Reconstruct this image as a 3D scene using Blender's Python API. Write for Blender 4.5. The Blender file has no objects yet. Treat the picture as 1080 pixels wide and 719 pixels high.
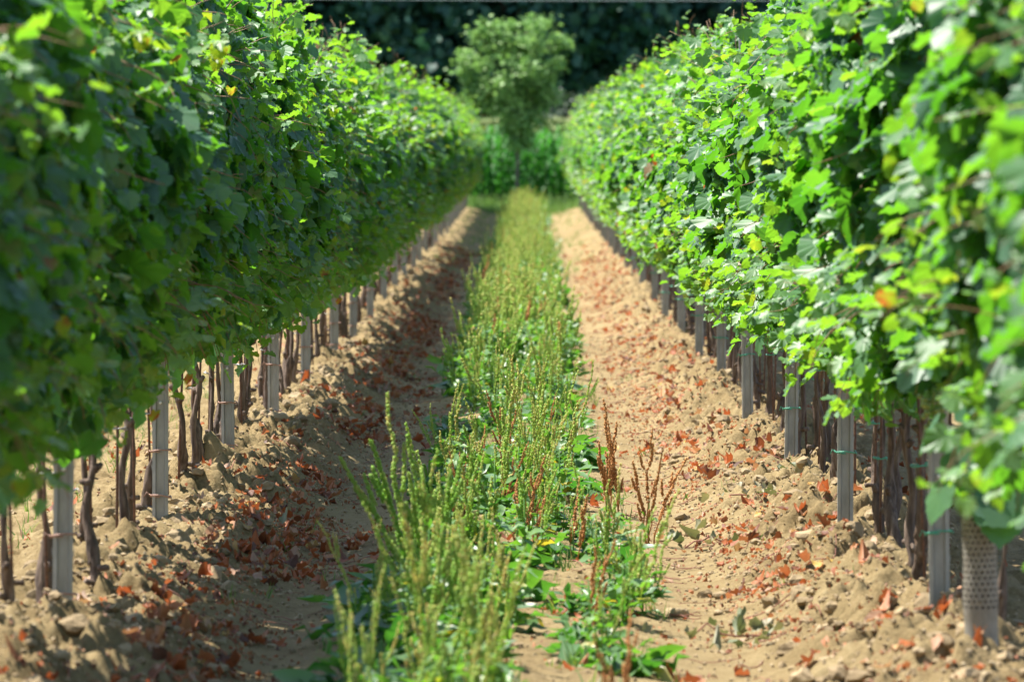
import bpy, math, random
import numpy as np
from mathutils import Vector

random.seed(7)
RNG = np.random.default_rng(7)
C = bpy.context.scene.collection
scene = bpy.context.scene

# ------------------------------------------------------------------ camera
cam_data = bpy.data.cameras.new("camera")
cam = bpy.data.objects.new("camera", cam_data)
C.objects.link(cam)
cam.location = (0, 0, 1.2)
cam.rotation_euler = (math.radians(90 - 1.618), 0, math.radians(0.147))
cam_data.sensor_width = 36
cam_data.lens = 208.3
cam_data.clip_start = 0.1
cam_data.clip_end = 4000
cam_data.dof.use_dof = True
cam_data.dof.focus_distance = 24.0
cam_data.dof.aperture_fstop = 7.9
scene.camera = cam

# ------------------------------------------------------------------ sky, sun, exposure
SUN = Vector((-0.47, 0.22, 1.0)).normalized()
world = bpy.data.worlds.new("World")
scene.world = world
world.use_nodes = True
wn = world.node_tree.nodes
sky = wn.new("ShaderNodeTexSky")
sky.sky_type = 'NISHITA'
sky.sun_disc = False
sky.sun_elevation = math.asin(SUN.z)
sky.sun_rotation = math.atan2(SUN.x, SUN.y)
world.node_tree.links.new(sky.outputs[0], wn["Background"].inputs[0])
wn["Background"].inputs[1].default_value = 0.105
sun_data = bpy.data.lights.new("sun", 'SUN')
sun_data.energy = 5.0
sun_data.angle = math.radians(0.5)
sun_data.color = (1.0, 0.95, 0.86)
sun = bpy.data.objects.new("sun", sun_data)
C.objects.link(sun)
sun.rotation_euler = SUN.to_track_quat('Z', 'Y').to_euler()
scene.view_settings.view_transform = 'Standard'
scene.view_settings.look = 'None'
scene.view_settings.gamma = 1
scene.view_settings.exposure = 1.42
scene.cycles.use_denoising = True
scene.cycles.max_bounces = 7
scene.cycles.diffuse_bounces = 4
scene.cycles.transmission_bounces = 4
scene.cycles.glossy_bounces = 2
scene.cycles.caustics_reflective = False
scene.cycles.caustics_refractive = False

# ------------------------------------------------------------------ layout numbers
ROW_LEFT, ROW_RIGHT = -1.31, 1.15
ROW_START, ROW_END = 7.0, 128.0
FIRST_POST, POST_STEP = 16.2, 4.55

# ------------------------------------------------------------------ noise on arrays
def hash2(ix, iy, seed):
    n = (ix.astype(np.int64) * 374761393 + iy.astype(np.int64) * 668265263 + seed * 1442695041) & 0xffffffff
    n = ((n ^ (n >> 13)) * 1274126177) & 0xffffffff
    n = ((n ^ (n >> 16)) * 2246822519) & 0xffffffff
    return ((n ^ (n >> 15)) & 0xffffff) / float(0xffffff)

def vnoise(x, y, seed=0):
    ix, iy = np.floor(x), np.floor(y)
    fx, fy = x - ix, y - iy
    fx = fx * fx * (3 - 2 * fx)
    fy = fy * fy * (3 - 2 * fy)
    a, b = hash2(ix, iy, seed), hash2(ix + 1, iy, seed)
    c, d = hash2(ix, iy + 1, seed), hash2(ix + 1, iy + 1, seed)
    return (a * (1 - fx) + b * fx) * (1 - fy) + (c * (1 - fx) + d * fx) * fy

def fbm(x, y, seed=0, octaves=4):
    s, a, t = 0, 0.5, 0
    for k in range(octaves):
        s = s + a * vnoise(x * 2 ** k, y * 2 ** k, seed + k * 17)
        t += a
        a *= 0.5
    return s / t

def clod_field(x, y, cell, seed):
    gx, gy = x / cell, y / cell
    ix, iy = np.floor(gx), np.floor(gy)
    h = np.zeros_like(x)
    for dx in (-1, 0, 1):
        for dy in (-1, 0, 1):
            cx, cy = ix + dx, iy + dy
            px = cx + 0.1 + 0.8 * hash2(cx, cy, seed)
            py = cy + 0.1 + 0.8 * hash2(cx, cy, seed + 5)
            r = 0.25 + 0.5 * hash2(cx, cy, seed + 9)
            keep = hash2(cx, cy, seed + 13) < 0.75
            d2 = ((gx - px) ** 2 + (gy - py) ** 2) / r ** 2
            h = np.maximum(h, np.where(keep, np.sqrt(np.clip(1 - d2, 0, 1)) * r, 0))
    return h * cell

def rise(y):
    return 0.43 * np.power(np.maximum(y - 35, 0) / 94.0, 1.3) * np.where(y > 200, 0.999, 1) if np.isscalar(y) is False else float(0.43 * max(y - 35, 0) ** 1.3 / 94.0 ** 1.3)

def bank_mask(x):
    x = np.asarray(x, float)
    m = np.exp(-((x - ROW_LEFT) / 0.33) ** 2) + np.exp(-((x - ROW_RIGHT) / 0.33) ** 2)
    m = m + np.exp(-((x - ROW_LEFT + 2.46) / 0.33) ** 2) + np.exp(-((x - ROW_RIGHT - 2.46) / 0.33) ** 2)
    return np.clip(m, 0, 1)

def ground_base(x, y):
    x = np.asarray(x, float); y = np.asarray(y, float)
    yy = np.minimum(y, 260)
    b = bank_mask(x)
    wob = 0.08 * (vnoise(y * 0.4, y * 0 + 3.3, 31) - 0.5)
    h = 0.55 * (np.maximum(yy - 35, 0) / 94.0) ** 1.3
    far = np.clip((y - 126) / 6, 0, 1)
    p = 0.10 * b * (0.75 + 0.5 * vnoise(x * 2.2, y * 1.1, 3))
    p = p - 0.035 * np.exp(-((x - wob + 0.72) / 0.16) ** 2) - 0.022 * np.exp(-((x - wob - 0.58) / 0.17) ** 2)
    p = p + 0.035 * np.exp(-((x + 0.08) / 0.3) ** 2)
    return h + (p - 0.155) * (1 - far)

def ground_full(x, y):
    b = bank_mask(x)
    track = np.clip(np.exp(-((x + 0.66) / 0.23) ** 4) + np.exp(-((x - 0.52) / 0.21) ** 4), 0, 1)
    amp = np.clip(0.30 + 1.0 * b, 0.05, 1) * (1 - 0.80 * track)
    far = np.clip(1 - (y - 60) / 60, 0, 1)
    h = ground_base(x, y)
    h = h + amp * 0.07 * (fbm(x * 6, y * 6, 11, 3) - 0.5)
    h = h + amp * (0.050 * np.abs(fbm(x * 16, y * 16, 12, 4) - 0.5) + 0.030 * (fbm(x * 45, y * 45, 14, 2) - 0.5))
    wx, wy = x + 0.05 * (fbm(x * 14, y * 14, 91, 3) - 0.5), y + 0.05 * (fbm(x * 14, y * 14, 95, 3) - 0.5)
    patch = np.clip((vnoise(x * 3, y * 1.5, 41) - 0.25) * 2, 0, 1)
    h = h + far * amp * (clod_field(wx, wy, 0.17, 69) * 0.65 * patch + clod_field(wx, wy, 0.10, 71) * 0.8 * patch + clod_field(wx, wy, 0.05, 77) * 0.8 + clod_field(x, y, 0.03, 83) * 0.5)
    return h

def gz(x, y):
    return float(ground_base(np.array([x]), np.array([y]))[0])

# ------------------------------------------------------------------ mesh tools
class Builder:
    """Collects arrays of vertices and faces with a per-vertex value."""
    def __init__(self):
        self.v, self.t, self.q, self.a, self.mt, self.mq, self.n = [], [], [], [], [], [], 0
    def add(self, v, tris=None, quads=None, tint=0.5, mat=0):
        v = np.asarray(v, float).reshape(-1, 3)
        if tris is not None and len(tris):
            t = np.asarray(tris, np.int64).reshape(-1, 3) + self.n
            self.t.append(t); self.mt.append(np.full(len(t), mat))
        if quads is not None and len(quads):
            q = np.asarray(quads, np.int64).reshape(-1, 4) + self.n
            self.q.append(q); self.mq.append(np.full(len(q), mat))
        self.v.append(v)
        self.a.append(np.broadcast_to(np.asarray(tint, float), (len(v),)).copy())
        self.n += len(v)
    def mesh(self, name, mats, smooth=True):
        me = bpy.data.meshes.new(name)
        v = np.concatenate(self.v)
        t = np.concatenate(self.t) if self.t else np.zeros((0, 3), np.int64)
        q = np.concatenate(self.q) if self.q else np.zeros((0, 4), np.int64)
        me.vertices.add(len(v))
        me.vertices.foreach_set("co", v.astype(np.float32).ravel())
        me.loops.add(len(t) * 3 + len(q) * 4)
        me.loops.foreach_set("vertex_index", np.concatenate([t.ravel(), q.ravel()]).astype(np.int32))
        me.polygons.add(len(t) + len(q))
        start = np.concatenate([np.arange(len(t)) * 3, len(t) * 3 + np.arange(len(q)) * 4]).astype(np.int32)
        me.polygons.foreach_set("loop_start", start)
        mi = np.concatenate(self.mt + self.mq).astype(np.int32)
        for m in (mats if isinstance(mats, (list, tuple)) else [mats]):
            me.materials.append(m)
        me.polygons.foreach_set("material_index", mi)
        me.polygons.foreach_set("use_smooth", np.full(len(mi), smooth))
        at = me.attributes.new("tint", 'FLOAT', 'POINT')
        at.data.foreach_set("value", np.concatenate(self.a).astype(np.float32))
        me.update(calc_edges=True)
        return me

def tube(b, path, radii, seg=7, tint=0.5, cap=True, mat=0, rough=0.0, rng=RNG):
    p = np.asarray(path, float)
    n = len(p)
    r = np.broadcast_to(np.asarray(radii, float), (n,))
    d = np.gradient(p, axis=0)
    d /= np.linalg.norm(d, axis=1, keepdims=True) + 1e-9
    ref = np.array([0.31, 0.87, 0.12]) if abs(d[0, 1]) < 0.8 else np.array([0.9, 0.05, 0.3])
    u = np.cross(d, ref); u /= np.linalg.norm(u, axis=1, keepdims=True) + 1e-9
    w = np.cross(d, u)
    ang = np.arange(seg) / seg * 2 * math.pi
    rr = r[:, None] * (1 + rough * rng.standard_normal((n, seg)))
    ring = p[:, None] + rr[..., None] * (np.cos(ang)[None, :, None] * u[:, None] + np.sin(ang)[None, :, None] * w[:, None])
    idx = np.arange(n * seg).reshape(n, seg)
    nx = np.roll(idx, -1, 1)
    quads = np.stack([idx[:-1], nx[:-1], nx[1:], idx[1:]], -1).reshape(-1, 4)
    v = ring.reshape(-1, 3)
    tris = []
    if cap:
        v = np.concatenate([v, p[:1], p[-1:]])
        a, z = n * seg, n * seg + 1
        tris = [(nx[0, i], idx[0, i], a) for i in range(seg)] + [(idx[-1, i], nx[-1, i], z) for i in range(seg)]
    b.add(v, tris, quads, tint, mat)

def box(b, lo, hi, tint=0.5, mat=0):
    x0, y0, z0 = lo; x1, y1, z1 = hi
    v = [(x0, y0, z0), (x1, y0, z0), (x1, y1, z0), (x0, y1, z0), (x0, y0, z1), (x1, y0, z1), (x1, y1, z1), (x0, y1, z1)]
    b.add(v, None, [(3, 2, 1, 0), (4, 5, 6, 7), (0, 1, 5, 4), (1, 2, 6, 5), (2, 3, 7, 6), (3, 0, 4, 7)], tint, mat)

def norm(a):
    return a / (np.linalg.norm(a, axis=-1, keepdims=True) + 1e-9)

def scatter(b, template, tris, pos, nrm, tip, size, tint, wave=None):
    """Places one copy of a leaf template at every position."""
    n, m = len(pos), len(template)
    N = norm(nrm)
    T = norm(tip - N * np.sum(tip * N, -1, keepdims=True))
    R = np.cross(T, N)
    tpl = np.broadcast_to(template, (n, m, 3)).copy()
    if wave is not None:
        tpl[..., 2] += wave
    s = np.asarray(size, float).reshape(n, -1)
    if s.shape[1] == 1:
        s = np.repeat(s, 3, 1)
    v = pos[:, None] + tpl[..., 0:1] * s[:, None, 0:1] * R[:, None] + tpl[..., 1:2] * s[:, None, 1:2] * T[:, None] + tpl[..., 2:3] * s[:, None, 2:3] * N[:, None]
    f = (np.asarray(tris)[None] + (np.arange(n) * m)[:, None, None]).reshape(-1, 3)
    b.add(v.reshape(-1, 3), f, None, np.repeat(np.asarray(tint, float), m))

# lobed vine leaf: petiole joint at the origin, tip along +Y, upper side along +Z
_half = [(0.05, -0.10), (0.15, -0.21), (0.29, -0.23), (0.38, -0.14), (0.47, -0.06), (0.48, 0.06), (0.45, 0.14), (0.52, 0.24),
         (0.51, 0.36), (0.44, 0.42), (0.37, 0.47), (0.34, 0.58), (0.25, 0.64), (0.17, 0.74), (0.08, 0.79)]
_out = _half + [(0.0, 0.88)] + [(-x, y) for x, y in reversed(_half)]
VL = np.array([(0, 0, 0)] + [(x, y, 0) for x, y in _out] + [(0.012, 0.0, -0.01), (-0.012, 0.0, -0.01), (0.0, -0.45, -0.38)], float)
_r2 = VL[:, 0] ** 2 + VL[:, 1] ** 2
_body = np.arange(len(VL)) < len(VL) - 3
VL[:, 2] += np.where(_body, -0.30 * VL[:, 0] ** 2 - 0.16 * np.maximum(VL[:, 1], 0) ** 2 + 0.10 * np.abs(VL[:, 0]), 0)
_k = len(_out)
VT = [(0, i + 1, i + 2) for i in range(_k - 1)] + [(_k + 1, _k + 2, _k + 3)]
VT = [(a, c, b_) for a, b_, c in VT]
# coarser copy for leaf litter
LITTER_L = np.array([(0, 0, 0)] + [(x, y, 0) for x, y in _out[::2]], float)
LITTER_T = [(0, i + 2, i + 1) for i in range(len(_out[::2]) - 1)]
# lance shaped weed leaf
_lw = [(0.0, 0.0), (0.10, 0.12), (0.17, 0.32), (0.17, 0.52), (0.11, 0.76), (0.0, 1.0)]
LANCE = np.array([(x, y, 0.35 * abs(x) - 0.28 * y * y) for x, y in _lw] + [(-x, y, 0.35 * abs(x) - 0.28 * y * y) for x, y in _lw[1:5]] +
                 [(0, y, -0.28 * y * y) for _, y in _lw[1:5]], float)
LANCE_T = [(0, 10, 1), (1, 10, 2), (2, 10, 11), (2, 11, 3), (3, 11, 12), (3, 12, 4), (4, 12, 13), (4, 13, 5),
           (0, 6, 10), (6, 7, 10), (7, 11, 10), (7, 8, 11), (8, 12, 11), (8, 9, 12), (9, 13, 12), (9, 5, 13)]
# small oval tree leaf
OVAL = np.array([(0, 0, 0), (0.28, 0.3, 0.05), (0.26, 0.62, 0.03), (0, 1, -0.1), (-0.26, 0.62, 0.03), (-0.28, 0.3, 0.05)], float)
OVAL_T = [(0, 1, 5), (1, 2, 5), (2, 4, 5), (2, 3, 4)]

# ------------------------------------------------------------------ materials
def new_mat(name):
    m = bpy.data.materials.new(name)
    m.use_nodes = True
    nt = m.node_tree
    return m, nt, nt.nodes["Principled BSDF"], nt.nodes["Material Output"]

def ramp(nt, fac, stops, interp='LINEAR'):
    r = nt.nodes.new("ShaderNodeValToRGB")
    r.color_ramp.interpolation = interp
    e = r.color_ramp.elements
    while len(e) < len(stops):
        e.new(0.5)
    for el, (p, c) in zip(e, stops):
        el.position = p
        el.color = (*c, 1)
    nt.links.new(fac, r.inputs[0])
    return r.outputs[0]

def attr(nt, name="tint"):
    a = nt.nodes.new("ShaderNodeAttribute")
    a.attribute_name = name
    return a.outputs["Fac"]

def noise(nt, scale, detail=4, rough=0.55, coords='Object', stretch=None):
    tc = nt.nodes.new("ShaderNodeTexCoord")
    n = nt.nodes.new("ShaderNodeTexNoise")
    n.inputs["Scale"].default_value = scale
    n.inputs["Detail"].default_value = detail
    n.inputs["Roughness"].default_value = rough
    src = tc.outputs[coords]
    if stretch:
        mp = nt.nodes.new("ShaderNodeMapping")
        mp.inputs["Scale"].default_value = stretch
        nt.links.new(src, mp.inputs[0])
        src = mp.outputs[0]
    nt.links.new(src, n.inputs["Vector"])
    return n.outputs["Fac"]

def math_node(nt, op, a, b=None):
    m = nt.nodes.new("ShaderNodeMath")
    m.operation = op
    for i, x in enumerate((a, b)):
        if x is None:
            continue
        if isinstance(x, (int, float)):
            m.inputs[i].default_value = x
        else:
            nt.links.new(x, m.inputs[i])
    return m.outputs[0]

def mixc(nt, fac, a, b, mode='MIX'):
    m = nt.nodes.new("ShaderNodeMix")
    m.data_type = 'RGBA'
    m.blend_type = mode
    for sock, x in ((m.inputs[0], fac), (m.inputs[6], a), (m.inputs[7], b)):
        if isinstance(x, (int, float)):
            sock.default_value = x
        elif isinstance(x, tuple):
            sock.default_value = (*x, 1)
        else:
            nt.links.new(x, sock)
    return m.outputs[2]

def bump(nt, height, strength, dist=0.01):
    b = nt.nodes.new("ShaderNodeBump")
    b.inputs["Strength"].default_value = strength
    b.inputs["Distance"].default_value = dist
    nt.links.new(height, b.inputs["Height"])
    return b.outputs[0]

def leaf_mat(name, stops, trans_stops, trans=0.42, rough=0.4, under=None, spec=0.5, vary=0.35):
    m, nt, p, out = new_mat(name)
    a = attr(nt)
    oi = nt.nodes.new("ShaderNodeObjectInfo")
    v = math_node(nt, 'MULTIPLY', math_node(nt, 'SUBTRACT', oi.outputs["Random"], 0.5), vary * 0.3)
    big = math_node(nt, 'MULTIPLY', math_node(nt, 'SUBTRACT', noise(nt, 22, 2), 0.5), vary)
    f = math_node(nt, 'ADD', math_node(nt, 'ADD', a, v), big)
    col = ramp(nt, f, stops)
    tcol = ramp(nt, f, trans_stops)
    if under:
        g = nt.nodes.new("ShaderNodeNewGeometry")
        col = mixc(nt, g.outputs["Backfacing"], col, mixc(nt, 0.5, col, under))
    nt.links.new(col, p.inputs["Base Color"])
    p.inputs["Roughness"].default_value = rough
    p.inputs["Specular IOR Level"].default_value = spec
    t = nt.nodes.new("ShaderNodeBsdfTranslucent")
    nt.links.new(tcol, t.inputs[0])
    mx = nt.nodes.new("ShaderNodeMixShader")
    mx.inputs[0].default_value = trans
    nt.links.new(p.outputs[0], mx.inputs[1])
    nt.links.new(t.outputs[0], mx.inputs[2])
    nt.links.new(mx.outputs[0], out.inputs[0])
    return m

def plain_mat(name, stops, scale=20, rough=0.8, bump_s=0.3, bump_d=0.004, stretch=None, metallic=0.0, use_attr=False, detail=5):
    m, nt, p, out = new_mat(name)
    n = noise(nt, scale, detail, 0.6, 'Object', stretch)
    f = n
    if use_attr:
        f = math_node(nt, 'ADD', attr(nt), math_node(nt, 'MULTIPLY', math_node(nt, 'SUBTRACT', n, 0.5), 0.5))
    nt.links.new(ramp(nt, f, stops), p.inputs["Base Color"])
    p.inputs["Roughness"].default_value = rough
    p.inputs["Metallic"].default_value = metallic
    if bump_s:
        nt.links.new(bump(nt, n, bump_s, bump_d), p.inputs["Normal"])
    return m

M = {}
M['vine_leaf'] = leaf_mat("vine leaf",
    [(0.0, (0.018, 0.068, 0.044)), (0.30, (0.036, 0.120, 0.064)), (0.50, (0.042, 0.155, 0.042)), (0.80, (0.080, 0.225, 0.030)), (0.94, (0.18, 0.30, 0.03)), (1.0, (0.36, 0.12, 0.03))],  # bluish low stops put some of the sky's sheen into the leaf colour
    [(0.0, (0.09, 0.34, 0.015)), (0.5, (0.165, 0.46, 0.02)), (0.85, (0.30, 0.58, 0.025)), (0.95, (0.5, 0.58, 0.03)), (1.0, (0.5, 0.12, 0.03))],
    trans=0.45, rough=0.46, under=(0.12, 0.22, 0.13), spec=0.5)
M['tree_leaf'] = leaf_mat("tree leaf",
    [(0.0, (0.07, 0.18, 0.055)), (0.5, (0.21, 0.38, 0.11)), (1.0, (0.36, 0.54, 0.19))],
    [(0.0, (0.12, 0.28, 0.05)), (1.0, (0.3, 0.5, 0.12))], trans=0.42, rough=0.52, spec=0.35, under=(0.16, 0.24, 0.13))
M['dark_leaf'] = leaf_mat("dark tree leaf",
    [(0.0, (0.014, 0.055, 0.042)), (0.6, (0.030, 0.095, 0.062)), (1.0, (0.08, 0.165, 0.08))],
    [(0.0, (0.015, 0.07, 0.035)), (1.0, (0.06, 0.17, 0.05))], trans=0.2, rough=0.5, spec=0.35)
M['pale_leaf'] = leaf_mat("pale bush leaf",
    [(0.0, (0.05, 0.08, 0.05)), (1.0, (0.13, 0.17, 0.12))], [(0.0, (0.06, 0.1, 0.05)), (1.0, (0.12, 0.2, 0.09))], trans=0.2, rough=0.55)
M['corn_leaf'] = leaf_mat("corn leaf",
    [(0.0, (0.018, 0.10, 0.022)), (0.6, (0.035, 0.18, 0.022)), (1.0, (0.07, 0.24, 0.03))],
    [(0.0, (0.04, 0.25, 0.02)), (1.0, (0.12, 0.45, 0.03))], trans=0.4, rough=0.55, spec=0.3)
M['weed_leaf'] = leaf_mat("weed leaf",
    [(0.0, (0.03, 0.11, 0.035)), (0.5, (0.09, 0.23, 0.04)), (0.9, (0.20, 0.35, 0.055)), (1.0, (0.5, 0.37, 0.03))],
    [(0.0, (0.06, 0.25, 0.02)), (0.9, (0.22, 0.48, 0.03)), (1.0, (0.6, 0.5, 0.03))], trans=0.36, rough=0.4, under=(0.15, 0.22, 0.12))
M['grass'] = leaf_mat("grass blade",
    [(0.0, (0.05, 0.13, 0.025)), (0.6, (0.09, 0.2, 0.03)), (1.0, (0.3, 0.27, 0.1))],
    [(0.0, (0.1, 0.28, 0.02)), (1.0, (0.35, 0.45, 0.08))], trans=0.35, rough=0.5)
M['seed_green'] = leaf_mat("green seed heads",
    [(0.0, (0.20, 0.46, 0.07)), (0.5, (0.40, 0.64, 0.17)), (0.76, (0.68, 0.63, 0.28)), (1.0, (0.62, 0.44, 0.2))],
    [(0.0, (0.5, 0.7, 0.12)), (1.0, (0.85, 0.72, 0.28))], trans=0.55, rough=0.7, spec=0.2, vary=0.9)
M['seed_rust'] = leaf_mat("rust seed heads",
    [(0.0, (0.28, 0.12, 0.045)), (0.5, (0.50, 0.22, 0.075)), (1.0, (0.60, 0.36, 0.15))],
    [(0.0, (0.2, 0.05, 0.02)), (1.0, (0.5, 0.18, 0.05))], trans=0.2, rough=0.75, spec=0.2)
M['dry_leaf'] = leaf_mat("dry fallen leaf",
    [(0.0, (0.07, 0.035, 0.022)), (0.25, (0.15, 0.06, 0.033)), (0.5, (0.31, 0.095, 0.028)), (0.72, (0.36, 0.175, 0.085)), (0.9, (0.36, 0.24, 0.17)), (1.0, (0.4, 0.26, 0.05))],
    [(0.0, (0.2, 0.06, 0.02)), (0.5, (0.6, 0.14, 0.04)), (1.0, (0.6, 0.35, 0.15))], trans=0.22, rough=0.6, spec=0.3)
M['wilted_leaf'] = leaf_mat("wilted green leaf",
    [(0.0, (0.06, 0.08, 0.035)), (0.5, (0.14, 0.16, 0.085)), (1.0, (0.30, 0.26, 0.16))], [(0.0, (0.08, 0.14, 0.03)), (1.0, (0.3, 0.3, 0.1))], trans=0.2, rough=0.6)
M['bark'] = plain_mat("vine bark", [(0.30, (0.036, 0.023, 0.016)), (0.5, (0.112, 0.074, 0.052)), (0.72, (0.25, 0.185, 0.14))], 55, 0.9, 1.0, 0.01, (1, 1, 0.13))
M['cane'] = plain_mat("cane", [(0.3, (0.16, 0.09, 0.04)), (0.7, (0.33, 0.19, 0.09))], 60, 0.6, 0.2, 0.002)
M['tree_bark'] = plain_mat("tree bark", [(0.3, (0.05, 0.045, 0.035)), (0.7, (0.15, 0.13, 0.10))], 14, 0.9, 0.8, 0.02, (1, 1, 0.3))
M['zinc'] = plain_mat("galvanized steel", [(0.25, (0.22, 0.22, 0.20)), (0.55, (0.33, 0.325, 0.30)), (0.8, (0.43, 0.425, 0.39))], 28, 0.5, 0.08, 0.002, (1, 1, 0.35), 0.3)
M['rust'] = plain_mat("rusty rod", [(0.3, (0.06, 0.035, 0.025)), (0.7, (0.19, 0.09, 0.055))], 90, 0.75, 0.3, 0.001)
M['twine_green'] = plain_mat("green twine", [(0.3, (0.05, 0.30, 0.19)), (0.7, (0.11, 0.42, 0.28))], 120, 0.5, 0.1, 0.001)
M['twine_copper'] = plain_mat("copper twine", [(0.3, (0.26, 0.13, 0.09)), (0.7, (0.45, 0.27, 0.2))], 120, 0.55, 0.1, 0.001)
M['guard'] = plain_mat("grey plastic mesh", [(0.3, (0.15, 0.13, 0.10)), (0.6, (0.24, 0.222, 0.19))], 22, 0.55, 0.1, 0.002)
M['grape'] = plain_mat("green grape", [(0.3, (0.16, 0.24, 0.05)), (0.7, (0.26, 0.34, 0.09))], 50, 0.35, 0.0)
M['wire'] = plain_mat("wire", [(0.3, (0.25, 0.25, 0.25)), (0.7, (0.4, 0.4, 0.4))], 50, 0.5, 0.0, metallic=0.6)
M['cable'] = plain_mat("cable", [(0.3, (0.30, 0.33, 0.34)), (0.7, (0.36, 0.39, 0.40))], 3, 0.5, 0.0)
M['twig'] = plain_mat("dry twig", [(0.3, (0.17, 0.055, 0.04)), (0.7, (0.34, 0.14, 0.09))], 25, 0.75, 0.2, 0.001)
M['stone'] = plain_mat("white stone", [(0.3, (0.55, 0.52, 0.48)), (0.7, (0.75, 0.73, 0.70))], 30, 0.75, 0.4, 0.004)
M['stalk'] = plain_mat("corn stalk", [(0.3, (0.10, 0.2, 0.05)), (0.7, (0.18, 0.28, 0.08))], 12, 0.6, 0.1)
M['tassel'] = plain_mat("corn tassel", [(0.3, (0.20, 0.27, 0.09)), (0.7, (0.34, 0.37, 0.15))], 20, 0.8, 0.0)
M['clod'] = plain_mat("clay clod", [(0.2, (0.20, 0.143, 0.075)), (0.5, (0.29, 0.213, 0.118)), (0.8, (0.37, 0.285, 0.172))], 45, 0.95, 0.8, 0.006, use_attr=True, detail=8)

def soil_mat():
    m, nt, p, out = new_mat("clay soil")
    big = noise(nt, 0.9, 4)
    mid = noise(nt, 9, 6, 0.65)
    fine = noise(nt, 85, 8, 0.78)
    f = math_node(nt, 'ADD', math_node(nt, 'MULTIPLY', big, 0.28), math_node(nt, 'ADD', math_node(nt, 'MULTIPLY', mid, 0.3), math_node(nt, 'MULTIPLY', fine, 0.42)))
    col = ramp(nt, f, [(0.34, (0.10, 0.071, 0.034)), (0.46, (0.232, 0.168, 0.082)), (0.56, (0.315, 0.238, 0.122)), (0.70, (0.43, 0.345, 0.200))])
    # rosy crumbs of last year's leaves ground into the soil
    crumbs = ramp(nt, noise(nt, 130, 3, 0.6), [(0.64, (0, 0, 0)), (0.68, (1, 1, 1))])
    cr = nt.nodes.new("ShaderNodeRGBToBW")
    nt.links.new(crumbs, cr.inputs[0])
    col = mixc(nt, math_node(nt, 'MULTIPLY', cr.outputs[0], 0.22), col, (0.28, 0.10, 0.055))
    grass = attr(nt, "tint")
    gn = ramp(nt, noise(nt, 5, 5), [(0.35, (0.03, 0.075, 0.015)), (0.65, (0.08, 0.13, 0.03))])
    col = mixc(nt, grass, col, gn)
    nt.links.new(col, p.inputs["Base Color"])
    p.inputs["Roughness"].default_value = 0.95
    p.inputs["Specular IOR Level"].default_value = 0.105
    h = math_node(nt, 'ADD', math_node(nt, 'MULTIPLY', mid, 0.6), math_node(nt, 'MULTIPLY', fine, 0.5))
    nt.links.new(bump(nt, h, 1.0, 0.024), p.inputs["Normal"])
    return m
M['soil'] = soil_mat()

# ------------------------------------------------------------------ object tools
def tag(o, label=None, cat=None, group=None, kind=None):
    for k, v in (("label", label), ("category", cat), ("group", group), ("kind", kind)):
        if v:
            o[k] = v
    return o

def thing(name, label, cat, loc, rot=0.0, group=None, scale=None, tilt=(0, 0)):
    o = bpy.data.objects.new(name, None)
    o.empty_display_size = 0.1
    C.objects.link(o)
    o.location = loc
    o.rotation_euler = (tilt[0], tilt[1], rot)
    if scale is not None:
        o.scale = scale if hasattr(scale, '__len__') else (scale,) * 3
    return tag(o, label, cat, group)

def part(name, mesh, parent=None, loc=(0, 0, 0), rot=(0, 0, 0), scale=1.0):
    o = bpy.data.objects.new(name, mesh)
    C.objects.link(o)
    o.location = loc
    o.rotation_euler = rot
    o.scale = (scale,) * 3 if not hasattr(scale, '__len__') else scale
    if parent is not None:
        o.parent = parent
    return o

def copy_tree(o, parent=None):
    c = o.copy()
    C.objects.link(c)
    if parent is not None:
        c.parent = parent
    for ch in list(o.children):
        copy_tree(ch, c)
    return c

ORD = ("first second third fourth fifth sixth seventh eighth ninth tenth eleventh twelfth").split()

# ------------------------------------------------------------------ ground: one sheet out to the horizon
def build_ground():
    xs = np.concatenate([[-1500, -600, -250, -100, -40, -20, -10, -7], np.linspace(-5, -2.2, 36), np.arange(-2.17, 2.2, 0.0135), np.linspace(2.22, 5, 36), [7, 10, 20, 40, 100, 250, 600, 1500]])
    ys = np.concatenate([[-300, -60, -20, -5, 0, 4, 7], np.arange(8.5, 12, 0.06), np.arange(12, 34, 0.0175), np.arange(34, 60, 0.05), np.arange(60, 131, 0.16), [135, 140, 150, 170, 200, 260, 400, 800, 1600, 3000]])
    X, Y = np.meshgrid(xs, ys)
    x, y = X.ravel(), Y.ravel()
    z = ground_full(x, y)
    nx, ny = len(xs), len(ys)
    idx = np.arange(nx * ny).reshape(ny, nx)
    q = np.stack([idx[:-1, :-1], idx[:-1, 1:], idx[1:, 1:], idx[1:, :-1]], -1).reshape(-1, 4)
    edge = y + 3.0 * (fbm(x * 0.8, y * 0.8, 5) - 0.5)
    g = np.clip((edge - 124) / 3, 0, 1)
    g = np.maximum(g, 0.5 * np.clip((np.abs(x + 0.08) < 0.34) * (fbm(x * 4, y * 2, 8) - 0.35) * 3 * np.clip((y - 30) / 30, 0, 1), 0, 1))
    b = Builder()
    b.add(np.stack([x, y, z], -1), None, q, g)
    o = part("ground", b.mesh("ground", M['soil'], True))
    tag(o, kind="structure")
build_ground()

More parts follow.
